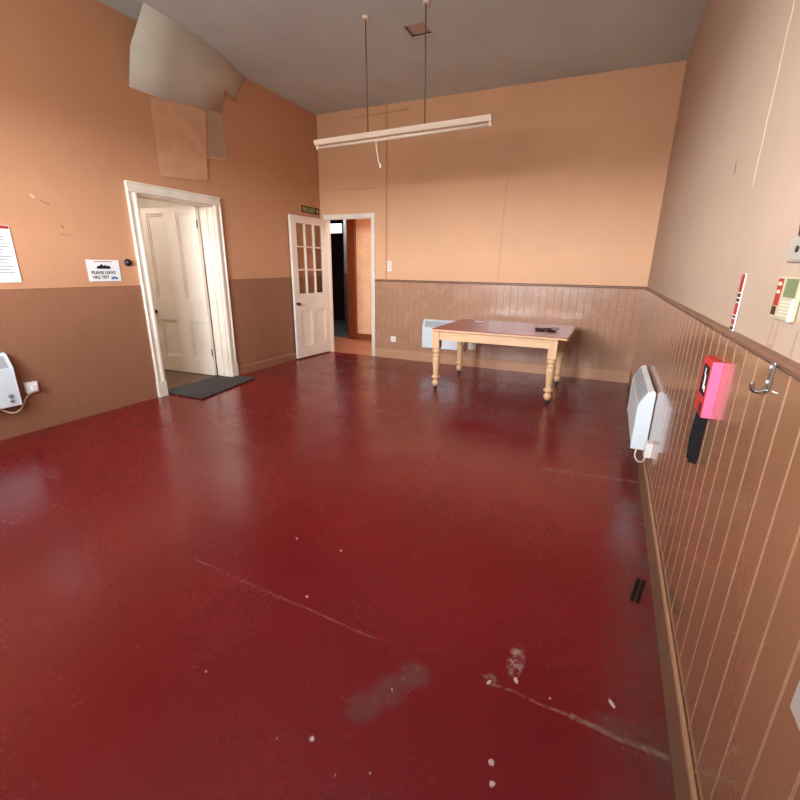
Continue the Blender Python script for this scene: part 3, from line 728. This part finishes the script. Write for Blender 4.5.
# ------------------------------------------------------------------ on the floor
bm = bmesh.new(); prism(bm, [(-.10, 3.235), (.50, 3.24), (.335, 4.215), (.06, 4.175), (.055, 4.095), (-.16, 4.07)], .007, .017, lambda h, a, b: Vector((a, b, h)))
tag(obj('door_mat', bm, M['mat'], bevel=.002), 'dark charcoal doormat in front of the panelled white door', 'doormat')
t = thing('floor_bolt_plate', 'dark narrow two-barred iron plate on red floor near right skirting', 'plate', (4.57, 1.99, 0))
def bar(a, b, w, z0, z1):
    a, b = Vector(a), Vector(b); d = (b-a).normalized(); n = Vector((-d.y, d.x))*w/2
    bm = bmesh.new(); prism(bm, [tuple(a+n), tuple(b+n), tuple(b-n), tuple(a-n)], z0, z1, lambda h, p, q: Vector((p, q, h))); return bm
A0, A1 = Vector((4.548, 1.905)), Vector((4.583, 2.075)); dn = Vector((.0115, -.0024))
obj('side_bar', bar(A0-dn, A1-dn, .012, .0005, .010), M['dark_metal'], t, bevel=.003)
obj('side_bar', bar(A0+dn, A1+dn, .012, .0005, .010), M['dark_metal'], t, bevel=.003)
obj('base_plate', bar(A0, A1, .026, .0003, .003), plain('rusty_plate', (74, 40, 34), .7, .3), t)
def fleck(x, y, r, rot, el, label, group='pale flecks scattered on the floor'):
    bm = bmesh.new(); rn = random.Random(int(x*1000)); n = 7
    pts = [(r*el*math.cos(2*math.pi*k/n)*(.75+.5*rn.random()), r*math.sin(2*math.pi*k/n)*(.75+.5*rn.random())) for k in range(n)]
    c, s = math.cos(rot), math.sin(rot)
    prism(bm, [(x+a*c-b*s, y+a*s+b*c) for a, b in pts], .0004, .004+r*.25, lambda h, p, q: Vector((p, q, h)))
    tag(obj('paint_fleck', bm, M['fleck']), label, 'fleck', group)
FLECKS = [(3.642, 0.833, 0.0080, 0.00, 1.0, 'pale round fleck on the floor at bottom centre, largest of the flecks'), (3.545, 0.790, 0.0030, 1.30, 1.0, 'tiny pale fleck of debris lying on the glossy red floor'), (3.760, 0.779, 0.0030, 2.60, 1.0, 'tiny pale fleck of debris lying on the glossy red floor'), (3.846, 0.825, 0.0030, 0.80, 1.0, 'tiny pale fleck of debris lying on the glossy red floor'), (3.167, 0.867, 0.0040, 2.10, 1.0, 'tiny pale fleck of debris lying on the glossy red floor'), (2.956, 1.649, 0.0060, 0.30, 1.0, 'tiny pale fleck of debris lying on the glossy red floor'), (3.219, 1.662, 0.0060, 1.60, 1.4, 'tiny pale fleck of debris lying on the glossy red floor'), (3.262, 1.322, 0.0050, 2.90, 1.0, 'tiny pale fleck of debris lying on the glossy red floor'), (4.079, 1.252, 0.0060, 1.10, 1.5, 'tiny pale fleck of debris lying on the glossy red floor'), (4.149, 0.999, 0.0070, 2.40, 1.3, 'tiny pale fleck of debris lying on the glossy red floor'), (4.165, 0.944, 0.0070, 0.60, 1.2, 'tiny pale fleck of debris lying on the glossy red floor'), (3.788, 1.084, 0.0030, 1.90, 1.0, 'tiny pale fleck of debris lying on the glossy red floor'), (4.162, 1.300, 0.0060, 2.20, 2.2, 'pale elongated chip on red floor below the flaked paint patch'), (4.278, 1.281, 0.0030, 1.40, 1.0, 'tiny pale fleck of debris lying on the glossy red floor'), (4.466, 1.350, 0.0060, 2.20, 3.0, 'thin pale sliver on red floor above the crack near right skirting')]
for x, y, r, rot, el, lb in FLECKS: fleck(x, y, r, rot, el, lb)

# ------------------------------------------------------------------ daylight in the dim far room
FW = (-2.519, 10.22, 2.173, -2.11, 2.392)
o = struct(obj('window_3', B(((FW[0], FW[1]-.02, FW[2]), (FW[3], FW[1]-.005, FW[4]))), M['daylight_pane']), 'bright small window of the dim room beyond')
bm = bmesh.new()
for z in (FW[2]-.03, FW[4]): box(bm, (FW[0]-.03, FW[1]-.03, z), (FW[3]+.03, FW[1], z+.03))
obj('window_frame', bm, M['dark_wall'], o)

# ------------------------------------------------------------------ light
def area(name, loc, rot, sx, sy, power, col=(1, 1, 1)):
    l = bpy.data.lights.new(name, 'AREA'); l.shape = 'RECTANGLE'; l.size = sx; l.size_y = sy; l.energy = power; l.color = col
    o = bpy.data.objects.new(name, l); COL.objects.link(o); o.location = loc; o.rotation_euler = rot; return o
w = bpy.data.worlds.new('overcast'); SC.world = w; w.use_nodes = True
nt = w.node_tree; n = nt.nodes; n.clear()
out = n.new('ShaderNodeOutputWorld'); bg = n.new('ShaderNodeBackground'); tc = n.new('ShaderNodeTexCoord'); sp = n.new('ShaderNodeSeparateXYZ'); mr = n.new('ShaderNodeValToRGB'); mp = n.new('ShaderNodeMapRange')
nt.links.new(tc.outputs['Generated'], sp.inputs[0]); nt.links.new(sp.outputs[2], mp.inputs[0])
mp.inputs[1].default_value = -.3; mp.inputs[2].default_value = .7
nt.links.new(mp.outputs[0], mr.inputs[0]); nt.links.new(mr.outputs[0], bg.inputs[0]); nt.links.new(bg.outputs[0], out.inputs[0])
cr = mr.color_ramp; cr.elements[0].position = 0; cr.elements[0].color = (.36, .37, .38, 1); cr.elements[1].position = 1; cr.elements[1].color = (.28, .34, .42, 1)
e = cr.elements.new(.28); e.color = (.42, .43, .44, 1); e = cr.elements.new(.32); e.color = (1.62, 1.72, 1.82, 1)
bg.inputs[1].default_value = SKY = 47.0
for i, (a, b) in enumerate(WINS):
    l = area('window_portal', ((a+b)/2, R0-.22, (WZ0+WZ1)/2), (math.radians(90), 0, 0), b-a, WZ1-WZ0, 1)
    l.data.cycles.is_portal = True
area('passage_fill', (-1.3, 3.1, 2.85), (0, 0, 0), .5, .5, 27, (1, .98, .95))  # added fill light, brightens the open door leaf
area('far_room_fill', (-1.0, 7.85, 2.6), (0, 0, 0), .4, .4, 22, (.9, .95, 1))  # added fill light, lifts the grey wall strip
area('corridor_lamp', (1.6, D+.7, 2.85), (0, 0, 0), .6, .6, 34, (1, .96, .9))

# ------------------------------------------------------------------ camera
cam = bpy.data.cameras.new('camera'); co = bpy.data.objects.new('camera', cam); COL.objects.link(co)
yaw, pit, rol = .4256, -.3087, .0158
f = Vector((-math.sin(yaw)*math.cos(pit), math.cos(yaw)*math.cos(pit), math.sin(pit))); r = Vector((math.cos(yaw), math.sin(yaw), 0)); u = r.cross(f)
r2 = r*math.cos(rol)+u*math.sin(rol); u2 = -r*math.sin(rol)+u*math.cos(rol)
mt = Matrix((r2, u2, -f)).transposed().to_4x4(); mt.translation = Vector((4.2772, .0653, 1.3624)); co.matrix_world = mt
cam.sensor_width = 36; cam.lens = 440.32/800*36; cam.shift_x = -3.85/800; cam.shift_y = 8.24/800; cam.clip_start = .02
SC.camera = co
SC.view_settings.view_transform = 'Standard'; SC.view_settings.look = 'None'; SC.view_settings.exposure = 0; SC.view_settings.gamma = 1
SC.cycles.use_denoising = True; SC.cycles.max_bounces = 10; SC.cycles.diffuse_bounces = 6
for o in bpy.data.objects:
    if '_o' in o: del o['_o']
